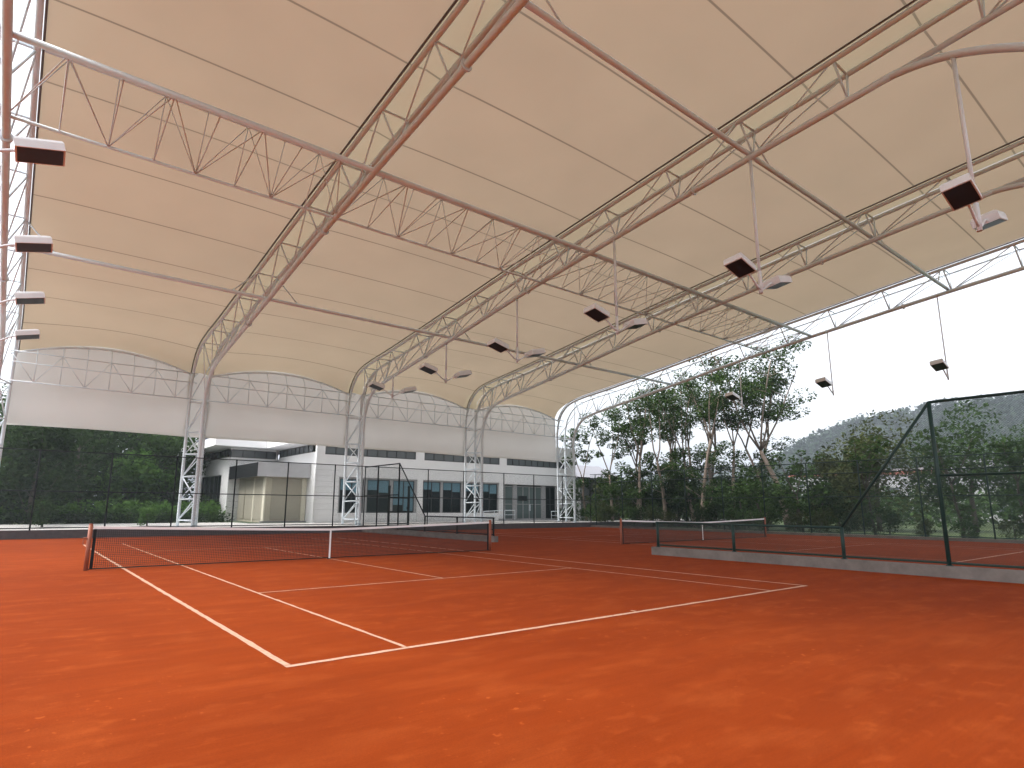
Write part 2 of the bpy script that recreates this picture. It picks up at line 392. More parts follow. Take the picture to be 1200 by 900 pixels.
def arch_truss(x, label=None):
    b = MB()
    b.tube([yz(x, p) for p in BOT], .105, 12)
    b.tube([yz(x, p) for p in BOT_OUT], .085, 10)
    for sx in (-W, W): b.tube([yz(x+sx, p) for p in TOP], .085, 10)
    o = b.build('arch_truss', M['steel'], canopy, True)
    MB().tube([yz(x, p) for p in BOT_END], .105, 12).build('end_column', M['steel'], o, True)
    for ys in (11.0, 2.0, -7.0):          # bolted splice flanges on the lower chord
        zs_ = bot_z(ys); dz = (bot_z(ys+.5)-zs_)/.5
        MB().tube([(x, ys-.03, zs_-.03*dz), (x, ys+.03, zs_+.03*dz)], .17, 14).build('splice_flange', M['steel'], o, True)
    c = MB()
    for i, (p, q) in enumerate(zip(STB, STT)):
        for sx in (-W, W):
            c.tube([yz(x, p), yz(x+sx, q)], .036, 6)
            if i+1 < len(STB):
                if i < COLN:
                    if i % 2: c.tube([yz(x, p), yz(x+sx, STT[i+1])], .036, 6)
                    else: c.tube([yz(x+sx, q), yz(x, STB[i+1])], .036, 6)
                else: c.tube([yz(x+sx, STT[i+1]), yz(x, p)], .027, 6)
        c.tube([yz(x-W, q), yz(x+W, q)], .036, 6)
        if i+1 < len(STB) and i < COLN+1: c.tube([yz(x-W, q), yz(x+W, STT[i+1])], .03, 6)
    c.build('web_bracing', M['steel'], o, True); c = MB()
    for i, (p, q) in enumerate(zip(OUTB, OUTT)):
        for sx in (-W, W):
            c.tube([yz(x, p), yz(x+sx, q)], .034, 6)
            if i: c.tube([yz(x+sx, q), yz(x, OUTB[i-1])], .03, 6)
        c.tube([yz(x-W, q), yz(x+W, q)], .034, 6)
    c.build('overhang_bracing', M['steel'], o, True)
    MB().box(x-.2, x+.2, 18.5, 18.9, .401, .43).build('base_plate', M['steel'], o)
    for sx in (-W, W): MB().box(x+sx-.2, x+sx+.2, 20.0, 20.4, .401, .43).build('base_plate', M['steel'], o)
    for sx in ((1,) if x < -9 else (-1, 1) if x < 29 else (-1,)):
        MB().tube([(x+sx*(W+.12), p[0], p[1]+.10) for p in TOP if p[1] > 9.0], .035, 6).build('edge_rail', M['rail'], o, True)
    return o
for x in TX: arch_truss(x)

# membrane profiles (y, z): along a truss and at mid bay
PE = smooth_path([(20.42, 9.35), (20.1, 9.95), (19.3, 10.45), (17.5, 10.98), (14, 11.38), (8, 12.15), (3, 12.83), (-3, 13.57), (-9, 14.3), (-14.5, 14.93), (-22, 15.78)], 5)
PM = smooth_path([(20.42, 10.2), (20.1, 10.45), (19.3, 10.78), (17.5, 11.14), (14, 11.47), (8, 12.22), (3, 12.89), (-3, 13.63), (-9, 14.36), (-14.5, 14.99), (-22, 15.84)], 5)
def roof_panel(xa, xb):
    b = MB(); n = 16; l1, l2 = arclen(PE)[-1], arclen(PM)[-1]; K = 110
    PE_, PM_ = [at(PE, l1*i/K) for i in range(K+1)], [at(PM, l2*i/K) for i in range(K+1)]
    for i in range(n+1):
        t = i/n; k = 4*t*(1-t); x = lerp(xa, xb, t)
        for p, q in zip(PE_, PM_):
            yy = lerp(p[0], q[0], k); sg = .055*abs(math.sin(math.pi*(yy+5)/3))*min(1, 3*k) if yy < 17.5 else 0
            b.v.append((x, yy, lerp(p[1], q[1], k)+sg))
    m = len(PE_)
    for i in range(n):
        for j in range(m-1): b.f.append((i*m+j, i*m+j+1, (i+1)*m+j+1, (i+1)*m+j))
    return b.build('roof_membrane', M['roof'], canopy, True)
def wall_panel(xa, xb):
    b = MB(); n = 20; zs = [0, .3, .42, .6, 1]
    for i in range(n+1):
        t = i/n; k = 4*t*(1-t); x = lerp(xa, xb, t); zt = lerp(PE[0][1], PM[0][1], k)-.006
        zb = 5.72+.05*k
        col = [(20.26, zb-.18), (20.40, zb-.12), (20.44, zb), (20.40, 6.6), (20.36, 7.45), (20.40, 7.6), (20.43, 8.6), (20.42, zt)]
        for y, z in col: b.v.append((x, y, z))
    m = 8
    for i in range(n):
        for j in range(m-1): b.f.append((i*m+j, i*m+j+1, (i+1)*m+j+1, (i+1)*m+j))
    return b.build('wall_membrane', M['wall_fabric'], canopy, True)
def eave_truss(xa, xb):
    b = MB(); c = MB(); y = 19.55; n = 8
    def arc(t): return lerp(9.15, 10.0, 4*t*(1-t))
    xs = [lerp(xa, xb, i/n) for i in range(n+1)]
    b.tube([(xa, y, 7.68), (xb, y, 7.68)], .035, 8); b.tube([(xa, y, 8.65), (xb, y, 8.65)], .028, 8)
    b.tube([(lerp(xa, xb, i/16), 20.1, arc(i/16)) for i in range(17)], .05, 8)
    b.tube([(xa, y, 9.2), (xb, y, 9.2)], .03, 8)
    o = b.build('eave_truss', M['steel'], canopy, True)
    for i in range(n+1):
        t = i/n
        if 0 < i < n: c.tube([(xs[i], y, 7.68), (xs[i], y, 9.2)], .022, 6)
        if 0 < i < n: c.tube([(xs[i], y, 9.2), (xs[i], 20.1, arc(t))], .02, 6)
        if i < n:
            c.tube([(xs[i], y, 7.68 if i % 2 else 9.2), (xs[i+1], y, 9.2 if i % 2 else 7.68)], .018, 6)
    c.build('web_bracing', M['steel'], o, True)
for xa, xb in zip(TX, TX[1:]):
    roof_panel(xa+W+.1, xb-W-.1); wall_panel(xa+.5, xb-.5); eave_truss(xa+.3, xb-.3)
for x in TX:                                     # narrow strip of fabric that closes the roof over each truss
    if x > 29 or x < -9: continue
    b = MB()
    for sx in (-W-.1, 0, W+.1):
        for p in PE: b.v.append((x+sx, p[0], p[1]+(.10 if sx == 0 else .012)))
    m = len(PE)
    for i in range(2):
        for j in range(m-1): b.f.append((i*m+j, i*m+j+1, (i+1)*m+j+1, (i+1)*m+j))
    b.build('cover_strip', M['strip'], canopy, True)
    MB().poly([(x-.62, 20.445, 5.56), (x+.62, 20.445, 5.56), (x+.62, 20.445, 9.5), (x-.62, 20.445, 9.5)]).build('wall_membrane', M['wall_fabric'], canopy)

def tie(y, z):
    b = MB().tube([(-9.6, y, z), (30, y, z)], .085, 12); o = b.build('tie_tube', M['steel'], canopy, True)
    for x in TX:
        tz = closest_top((y, z))
        for sx in (-1, 1):
            if -9.6 < x+sx*1.5 < 30: MB().tube([(x+sx*1.5, y, z), (x+sx*W, tz[0], tz[1])], .03, 6).build('knee_brace', M['steel'], o, True)
tie(-9.1, 13.01+.16); tie(8.5, 10.66+.16)
ga, gb, gc = (-1.95, 12.20), (1.0, 11.74), (-.15, 13.25)
b = MB().tube([(-9.25, *ga), (30, *ga)], .085, 12).tube([(-9.25, *gb), (30, *gb)], .05, 10).tube([(-9.25, *gc), (30, *gc)], .04, 8)
lg = b.build('lattice_girder', M['steel'], canopy, True)
c = MB()
for xa, xb in zip(TX, TX[1:]):
    n = 8
    for i in range(n+1):
        x = lerp(xa, xb, i/n)
        if 0 < i < n:
            c.tube([(x, *ga), (x, *gb)], .018, 6); c.tube([(x, *gc), (x, *gb)], .015, 6); c.tube([(x, *gc), (x, *ga)], .015, 6)
        if i < n:
            x2 = lerp(xa, xb, (i+1)/n)
            c.tube([(x, *(ga if i % 2 else gb)), (x2, *(gb if i % 2 else ga))], .018, 6)
            c.tube([(x, *(gc if i % 2 else gb)), (x2, *(gb if i % 2 else gc))], .015, 6)
c.build('web_bracing', M['steel'], lg, True)

# ------------------------------------------------------------------ hanging floodlights
def head(parent, px, py, pz, side):
    """lamp head: tapered housing along x, glass tilted down and outwards"""
    L, Wd, H = .86, .58, .25
    rot = Matrix.Rotation(R(14)*-side, 3, 'Y') @ Matrix.Rotation(R(-8), 3, 'X')
    c = Vector((px, py, pz))
    b = MB(); bot = [(-L/2, -Wd/2), (L/2, -Wd/2), (L/2, Wd/2), (-L/2, Wd/2)]
    rings = [(1.0, -.03), (1.0, .15), (.93, .21), (.72, H)]
    for k, z in rings:
        for x, y in bot: b.v.append(tuple(c+rot @ Vector((x*k, y*k, z))))
    for r_ in range(len(rings)-1):
        for i in range(4): j = (i+1) % 4; b.f.append((r_*4+i, r_*4+j, r_*4+4+j, r_*4+4+i))
    e = (len(rings)-1)*4; b.f.append((e, e+1, e+2, e+3)); b.f.append((3, 2, 1, 0))
    h = b.build('lamp_head', M['lamp'], parent)
    g = MB(); pts = [tuple(c+rot @ Vector((x*.92, y*.90, -.034))) for x, y in bot]
    g.prism(pts, tuple(rot @ Vector((0, 0, .012)))).build('lamp_glass', M['lens'], h)
    return c
def floodlight(x, y, sides, label, group):
    zt = bot_z(y)-.1
    t = empty('hanging_floodlight', label, 'floodlight', (x, y, 8.35), group)
    pr_ = .05 if x < 29 else .03
    MB().tube([(x, y, zt), (x, y, 8.9)], pr_, 10).tube([(x, y, 9.02), (x, y, 8.30)], pr_+.012, 10).build('hanging_pole', M['lamp'], t, True)
    for sd_ in sides:
        hx = x+sd_*1.16
        head(t, hx, y, 8.86, sd_)
        MB().tube([(x+sd_*.03, y, 8.42), (x+sd_*.25, y, 8.52), (x+sd_*.5, y, 8.70), (x+sd_*.72, y, 8.80), (x+sd_*.86, y, 8.84)], .035, 8).build('bracket_arm', M['lamp'], t, True)
YS = [-14.7, -9.15, -3.3, 2.75, 8.8, 14.8]
lab = ['nearest and largest double floodlight, hung from the down-curving end of the centre truss',
       'double floodlight on the second nearest pole, under the crossing of truss and tie tube',
       'double floodlight third from the camera, hung just beyond the lattice girder crossing',
       'double floodlight fourth from the camera in the row along the centre truss',
       'fifth double floodlight along the centre truss, small and over the far court half',
       'farthest double floodlight of the row, close to the white fabric end wall']
for y, l in zip(YS, lab): floodlight(10, y, (-1, 1), l, 'double floodlights along the centre truss')
lab = ['largest white floodlight reaching in at the left edge, topmost of four', 'second floodlight from the top at the left edge of the picture',
       'third floodlight from the top at the left edge, above the far one', 'lowest and farthest of the four floodlights at the left edge']
for y, l in zip([-3.2, 2.6, 8.4, 14.4], lab): floodlight(-9.45, y, (1,), l, 'single floodlights along the left truss')
lab = ['single floodlight against white sky, right of the tall tree and above the green fence corner', 'single floodlight hung in front of the tall spreading tree', 'small single floodlight low before the bare pale trunks']
for y, l in zip([-8.6, -2.9, 2.9], lab): floodlight(30, y, (-1,), l, 'single floodlights along the right truss')

# ------------------------------------------------------------------ nets
def tennis_net(cx, lab, extra):
    t = empty('tennis_net', lab, 'tennis net', (cx, 0, 0), 'tennis nets')
    hx = 6.3
    def top(x): return .914+(1.07-.914)*(abs(x)/hx)**1.15
    n = 24; xs = [lerp(-hx+.06, hx-.06, i/n) for i in range(n+1)]
    m = MB()
    for i in range(n): m.poly([(cx+xs[i], 0, .03), (cx+xs[i+1], 0, .03), (cx+xs[i+1], 0, top(xs[i+1])-.03), (cx+xs[i], 0, top(xs[i])-.03)])
    m.build('net_mesh', M['net'], t)
    b = MB()
    for i in range(n):
        x0, x1 = xs[i], xs[i+1]
        b.prism([(cx+x0, -.018, top(x0)-.065), (cx+x0, .018, top(x0)-.065), (cx+x0, .018, top(x0)), (cx+x0, -.018, top(x0))], (x1-x0, 0, top(x1)-top(x0)))
    b.build('headband', M['band'], t)
    MB().tube([(cx-hx, 0, .03), (cx+hx, 0, .03)], .012, 6).build('bottom_cord', M['black'], t, True)
    for s_ in (-1, 1): MB().box(cx+s_*(hx-.10)-.03, cx+s_*(hx-.10)+.03, -.008, .008, .03, 1.0).build('side_tape', M['black'], t)
    MB().box(cx-.027, cx+.027, -.024, -.019, .02, .917).build('centre_strap', M['band'], t)
    MB().box(cx-.05, cx+.05, -.05, .03, 0, .02).build('strap_anchor', M['black'], t)
    for s_ in (-1, 1):
        p = MB().tube([(cx+s_*hx, 0, 0), (cx+s_*hx, 0, 1.10)], .05, 12).tube([(cx+s_*hx, 0, 1.10), (cx+s_*hx, 0, 1.13)], .042, 12).build('net_post', M['rust'], t, True)
        MB().tube([(cx+s_*(hx+.05), -.02, .78), (cx+s_*(hx+.13), -.02, .78)], .022, 8).tube([(cx+s_*(hx+.12), -.02, .78), (cx+s_*(hx+.12), -.02, .62)], .012, 6).build('winch', M['black' if s_ > 0 else 'rust'], p)
tennis_net(0, 'black tennis net with white headband across the nearer court in the foreground', 1)
tennis_net(20.06, 'tennis net farther right, across the second court behind the low fence', 0)

# ------------------------------------------------------------------ fences
def P(ax, a, c, z): return (a, c, z) if ax == 0 else (c, a, z)
def straight_fence(name, lab, cat, ax, c, a0, a1, z0, ztop, posts, rails, matl, link, gr, pr=.036, rr=.026, group=None):
    t = empty(name, lab, cat, P(ax, a0, c, z0), group)
    MB().poly([P(ax, a0, c, z0+.04), P(ax, a1, c, z0+.04), P(ax, a1, c, ztop), P(ax, a0, c, ztop)]).build('chain_link', link, t)
    for a in posts: MB().tube([P(ax, a, c, z0), P(ax, a, c, ztop+.03)], pr, 10).build('fence_post', matl, t, True)
    for z in rails: MB().tube([P(ax, a0, c, z), P(ax, a1, c, z)], rr, 8).build('fence_rail', matl, t, True)
    return t
fx = [-28, -25, -22, -19, -16, -13.2, -10.2, -7.2, -4.2, -1.2, 1.9, 4.9, 7.9, 10.0, 14.84, 17.9, 21.7, 24.8, 28.0, 31.35]
straight_fence('back_fence', 'long dark chain link fence along the far court end before the white building', 'fence', 0, 18.12, -30, 31.35, .405, 4.2, fx, (.5, 2.25, 4.2), M['black'], M['linkx'], 0, .038, .026)
ry = [17.5, 14.6, 11.6, 8.6, 5.6, 2.6, -.3, -3.3, -6.3, -9.3, -12.3, -15.3, -18.3, -21.3, -24.3]
straight_fence('side_fence', 'tall green chain link fence along the right of the second court, before the trees', 'fence', 1, 31.35, -26, 18.1, .16, 4.45, ry, (.22, 2.35, 3.75, 4.45), M['green'], M['linky'], 0, .04, .026)
# gate set in the back fence
gt = empty('fence_gate', 'black framed gate with two thick posts in the far fence, beside the sloping rail', 'gate', (12.5, 18.0, .4))
for x in (11.75, 13.25): MB().box(x-.06, x+.06, 17.95, 18.07, .405, 3.0).build('gate_post', M['black'], gt)
MB().box(11.81, 13.19, 17.97, 18.05, 2.15, 2.25).box(11.81, 13.19, 17.97, 18.05, 1.2, 1.32).box(11.81, 13.19, 17.97, 18.05, .45, .53).build('gate_frame', M['black'], gt)
MB().box(13.08, 13.17, 17.90, 17.965, 1.45, 1.6).build('lock_box', M['black'], gt)
def divider(name, lab, prof, posts, midrail, post_r, rail_r, matl):
    """prof: list of (y, ztop) along x = 10, standing on the kerb"""
    x = 10.0; z0 = .27
    t = empty(name, lab, 'fence', (x, prof[0][0], z0), 'fences dividing the two courts')
    m = MB()
    for (ya, za), (yb, zb) in zip(prof, prof[1:]): m.poly([(x, ya, z0+.05), (x, yb, z0+.05), (x, yb, zb), (x, ya, za)])
    m.build('chain_link', M['linky'], t)
    for (ya, za), (yb, zb) in zip(prof, prof[1:]): MB().tube([(x, ya, za), (x, yb, zb)], rail_r, 10).build('top_rail', matl, t, True)
    for y, z in posts: MB().tube([(x, y, z0), (x, y, z+.02)], post_r, 10).tube([(x, y, z0), (x, y, z0+.02)], post_r*1.7, 10).build('fence_post', matl, t, True)
    MB().tube([(x, prof[0][0], z0+.07), (x, prof[-1][0], z0+.07)], rail_r*.8, 8).build('bottom_rail', matl, t, True)
    ya, yb, z = midrail; MB().tube([(x, ya, z), (x, yb, z)], rail_r*.85, 8).build('mid_rail', matl, t, True)
divider('divider_fence', 'green divider fence nearest the camera, low section sloping up to a tall panel at right', [(-4.75, 1.1), (-10.85, 1.1), (-13.2, 4.25), (-25, 4.25)],
        [(-4.8, 1.1), (-7.65, 1.1), (-10.85, 1.1), (-13.2, 4.25), (-16.2, 4.25), (-19.2, 4.25), (-22.2, 4.25)], (-13.2, -25, 2.42), .048, .036, M['green'])
divider('divider_fence', 'dark divider fence behind the near net, sloping up towards the white building', [(4.45, 1.1), (10.6, 1.1), (13.6, 4.15), (18.0, 4.15)],
        [(4.5, 1.1), (7.5, 1.1), (10.6, 1.1), (13.6, 4.15), (16.3, 4.15)], (13.6, 18.0, 2.3), .045, .034, M['black'])

# ------------------------------------------------------------------ white building
bd = empty('white_building', 'long low white building with dark windows behind the far fence', 'building', (20, 25.5, .4))
FY = 25.5; ZB = .40
X0, X1 = 9.6, 37.2
bays = [(11.45, 18.45, 1.12, 3.85), (18.95, 27.2, 1.12, 3.85), (27.75, 34.65, .5, 3.75)]
strips = [(10.23, 18.23), (19.03, 27.24), (28.06, 36.08)]
# front wall pieced round the openings
wf = MB()
xs = [X0]
for a, b_, z0, z1 in bays: xs += [a, b_]
xs.append(X1)
for i in range(0, len(xs), 2): wf.box(xs[i], xs[i+1], FY, FY+.35, ZB, 4.3)
for a, b_, z0, z1 in bays:
    if z0 > .6: wf.box(a, b_, FY+.12, FY+.35, ZB, z0)
    wf.box(a, b_, FY+.002, FY+.35, z1, 4.3)
wf.box(X0, X1, FY, FY+.35, 4.3, 5.5); wf.box(X0, X1, FY, FY+.35, 6.18, 7.6)
sx = [X0]
for a, b_ in strips: sx += [a, b_]
sx.append(X1)
for i in range(0, len(sx), 2): wf.box(sx[i], sx[i+1], FY, FY+.35, 5.5, 6.18)
# sides and back
wf.box(X0, X0+.35, FY+.35, 34, ZB, 5.68); wf.box(X0, X0+.35, FY+.35, 34, 6.3, 6.315)
wf.box(X1-.35, X1, FY+.35, 46, ZB, 7.6)
wf.box(5.6, X0, 34, 34.35, ZB, 5.55); wf.box(5.6, X0, 34, 34.35, 6.2, 6.315)
wf.box(5.6, 5.95, 34.35, 36.2, ZB, 5.6); wf.box(5.6, 5.95, 36.2, 43.2, 4.2, 5.6); wf.box(5.6, 5.95, 43.2, 46, ZB, 5.6); wf.box(5.6, 5.95, 34.35, 46, 6.25, 6.315)
wf.box(5.95, X1-.35, 45.7, 46, ZB, 6.315)
wall = wf.build('wall', M['wallw'], bd)
gv = MB()
for k in range(9): gv.box(X0+.01, 11.44, FY-.004, FY-.001, .95+k*.42, .965+k*.42)
for k in range(6): gv.box(5.6, 6.5, 33.992, 33.998, .95+k*.5, .967+k*.5)
gv.build('panel_joints', M['groove'], wall)
def window(x0, x1, z0, z1, y, panes, fm, gm, blind=0, depth=.1, axis=0, name='window'):
    """framed window; axis 0: lies along x at depth y; axis 1: along y at x=y"""
    t = .06; b = MB()
    def bx(m, a0, a1, d0, d1, q0, q1): (m.box(a0, a1, d0, d1, q0, q1) if axis == 0 else m.box(d0, d1, a0, a1, q0, q1))
    n = panes
    bx(b, x0, x1, y, y+depth, z0, z0+t); bx(b, x0, x1, y, y+depth, z1-t, z1)
    for i in range(n+1):
        c = lerp(x0+t/2, x1-t/2, i/n); bx(b, c-t/2, c+t/2, y, y+depth, z0+t, z1-t)
    if z1-z0 > 2: bx(b, x0+t, x1-t, y+.012, y+depth-.012, lerp(z0, z1, .45), lerp(z0, z1, .45)+.05)
    f = b.build(name, fm, bd)
    g = MB(); bx(g, x0+t/2, x1-t/2, y+.05, y+.062, z0+t/2, z1-t/2); g.build('pane', gm, f)
    if blind:
        for i in range(n):
            c0 = lerp(x0+t/2, x1-t/2, i/n)+t/2+.02; c1 = lerp(x0+t/2, x1-t/2, (i+1)/n)-t/2-.02
            q = MB(); bx(q, c0, c1, y+.035, y+.045, z1-t-blind*(1+.25*((i*7) % 3)), z1-t); q.build('roller_blind', M['blind'], f)
for x0, x1, bl in ((11.6, 13.6, .8), (13.9, 15.9, .75), (16.2, 18.2, 1.9), (19.05, 20.8, .6), (21.05, 22.95, .6), (23.3, 24.95, .65), (25.2, 27.05, .65)):
    window(x0, x1, 1.14, 3.72, FY+.16, 2, M['darkframe'], M['glass'], bl)
rv = MB()
for x0, x1 in ((11.45, 11.6), (13.6, 13.9), (15.9, 16.2), (18.2, 18.45), (18.95, 19.05), (20.8, 21.05), (22.95, 23.3), (24.95, 25.2), (27.05, 27.2), (27.75, 27.95), (28.95, 29.4), (32.6, 33.1), (34.4, 34.65)):
    rv.box(x0, x1, FY+.14, FY+.34, .5 if x0 > 27.5 else 1.12, 3.72)
for a, b_, z0, z1 in bays: rv.box(a, b_, FY+.14, FY+.34, 3.72, z1)
rv.build('window_reveals', M['frame'], bd)
# near-black sheet stands in for the shade of the room behind the glazing
MB().box(X0+.4, X1-.4, FY+.6, FY+.7, .4, 6.4).build('room_shade_sheet', M['louvre_and_room_shade'], bd)
window(27.95, 28.95, .5, 3.6, FY+.18, 1, M['frame'], M['glass2'], name='side_light')
window(33.1, 34.4, .5, 3.6, FY+.18, 2, M['darkframe'], M['glass'], name='side_light')
window(29.4, 32.6, .5, 3.6, FY+.18, 4, M['frame'], M['glass2'], name='entrance_door')
MB().box(30.93, 30.97, FY+.12, FY+.15, 1.3, 1.9).box(31.05, 31.09, FY+.12, FY+.15, 1.3, 1.9).build('door_handle', M['steel'], bd)
MB().box(29.6, 30.7, FY+.165, FY+.175, 2.25, 2.7).build('door_notice', M['black'], bd)
for (a, b_), n in zip(strips, (9, 8, 10)): window(a, b_, 5.52, 6.16, FY+.1, n, M['darkframe'], M['stripglass'], name='clerestory_window')
window(FY+1.0, 33.9, 5.68, 6.3, X0-.002, 8, M['darkframe'], M['stripglass'], axis=1, name='clerestory_window')
window(5.65, 9.55, 5.55, 6.2, 34.1, 4, M['darkframe'], M['stripglass'], name='clerestory_window')
window(34.6, 45.5, 5.6, 6.25, 5.602, 9, M['darkframe'], M['stripglass'], axis=1, name='clerestory_window')
window(36.2, 43.2, .45, 4.2, 5.70, 5, M['darkframe'], M['glass'], axis=1, name='side_door')
# roof: white slab following the steps, sloping up inwards, blue-grey sheets on top
rf = MB()
rf.prism([(4.0, 32.4, 6.32), (8.0, 32.4, 6.32), (8.0, 26.2, 6.32), (11, 26.2, 6.32), (11, 46.6, 6.32), (4.0, 46.6, 6.32)], (0, 0, .70))
rf.box(11, X1, FY+.4, 46, 7.02, 7.06)
roof_o = rf.build('roof', M['soffit'], bd)
MB().prism([(4.6, 33.2, 7.03), (8.6, 33.2, 7.03), (8.6, 45.8, 7.03), (4.6, 45.8, 7.03)], (0, 0, .05)).build('roof_deck', M['soffit'], roof_o)
MB().poly([(4.9, 33.6, 7.1), (9.3, 33.6, 7.1), (9.3, 39.5, 8.3), (4.9, 39.5, 8.3)]).poly([(4.9, 39.5, 8.3), (9.3, 39.5, 8.3), (9.3, 45.4, 7.1), (4.9, 45.4, 7.1)]).build('roof_sheet', M['bluepanel'], roof_o)
MB().tube([(9.35, 33.85, .5), (9.35, 33.85, 6.6)], .07, 8).build('downpipe', M['wallw'], bd, True)
MB().tube([(9.5, 25.36, .5), (9.5, 25.36, 7.3)], .07, 8).build('downpipe', M['wallw'], bd, True)
MB().box(27.0, 35.2, 24.6, 25.38, .411, .5).box(27.0, 35.2, 24.95, 25.38, .5, .6).build('entrance_steps', M['step'], bd)
# steel handrails by the entrance
for x, l in ((27.2, 'thin steel handrail left of the entrance doors'), (35.4, 'thin steel handrail right of the entrance doors')):
    t = empty('handrail', l, 'handrail', (x, 24.7, .42), 'entrance handrails')
    MB().tube([(x-2.4, 24.75, 1.25), (x, 24.75, 1.35), (x+1.2, 24.75, 1.35)], .03, 8).tube([(x-2.4, 24.75, .85), (x, 24.75, .95), (x+1.2, 24.75, .95)], .022, 8).build('rail', M['steel'], t, True)
    for q in (-2.4, -1.2, 0, 1.2): MB().tube([(x+q, 24.75, .411), (x+q, 24.75, 1.3)], .024, 8).build('rail_post', M['steel'], t, True)
# beige kiosk in the corner of the building
kb = empty('shuttered_kiosk', 'beige shuttered kiosk under a grey awning against the white building', 'kiosk', (8, 30, .4))
MB().box(6.5, 9.585, 27.2, 33.98, .41, 4.4).build('wall', M['beige'], kb)
for y0, y1 in ((27.6, 29.6), (29.9, 31.8), (32.1, 33.8)):
    b = MB()
    for k in range(30): b.box(6.44, 6.495, y0, y1, .62+k*.1, .705+k*.1)
    b.build('roller_shutter', M['shutter'], kb)
b = MB()
for k in range(30): b.box(6.95, 9.15, 27.14, 27.195, .62+k*.1, .705+k*.1)
b.build('roller_shutter', M['shutter'], kb)
MB().box(6.4, 6.495, 27.05, 27.5, .41, 3.7).box(9.2, 9.55, 27.12, 27.195, .41, 3.7).box(6.42, 6.495, 29.62, 29.88, .41, 3.7).build('corner_post', M['beige_post'], kb)
MB().box(6.2, 9.58, 26.9, 27.13, .405, .52).build('plinth', M['step'], kb)
aw = MB().box(5.66, 9.58, 26.55, 26.6, 3.72, 4.78).box(5.66, 9.58, 26.6, 34, 4.70, 4.78).build('awning', M['canopy'], kb)
b = MB()
for k in range(9): b.box(5.6, 5.655, 26.56, 33.95, 3.72+k*.117, 3.80+k*.117)
b.box(5.655, 5.68, 26.61, 33.95, 3.72, 4.69).build('awning_louvre', M['louvre_and_room_shade'], aw)
# outbuilding roof seen past the end column
ob = empty('small_outbuilding', 'small building with a grey pitched roof half hidden right of the far column', 'building', (44, 30, 0))
MB().box(41.5, 47, 29, 35, 0, 4.9).build('wall', M['townwall'], ob)
MB().prism([(40.5, 28, 4.9), (40.5, 36, 4.9), (40.5, 32, 6.6)], (7.5, 0, 0)).build('roof', M['townroof'], ob)

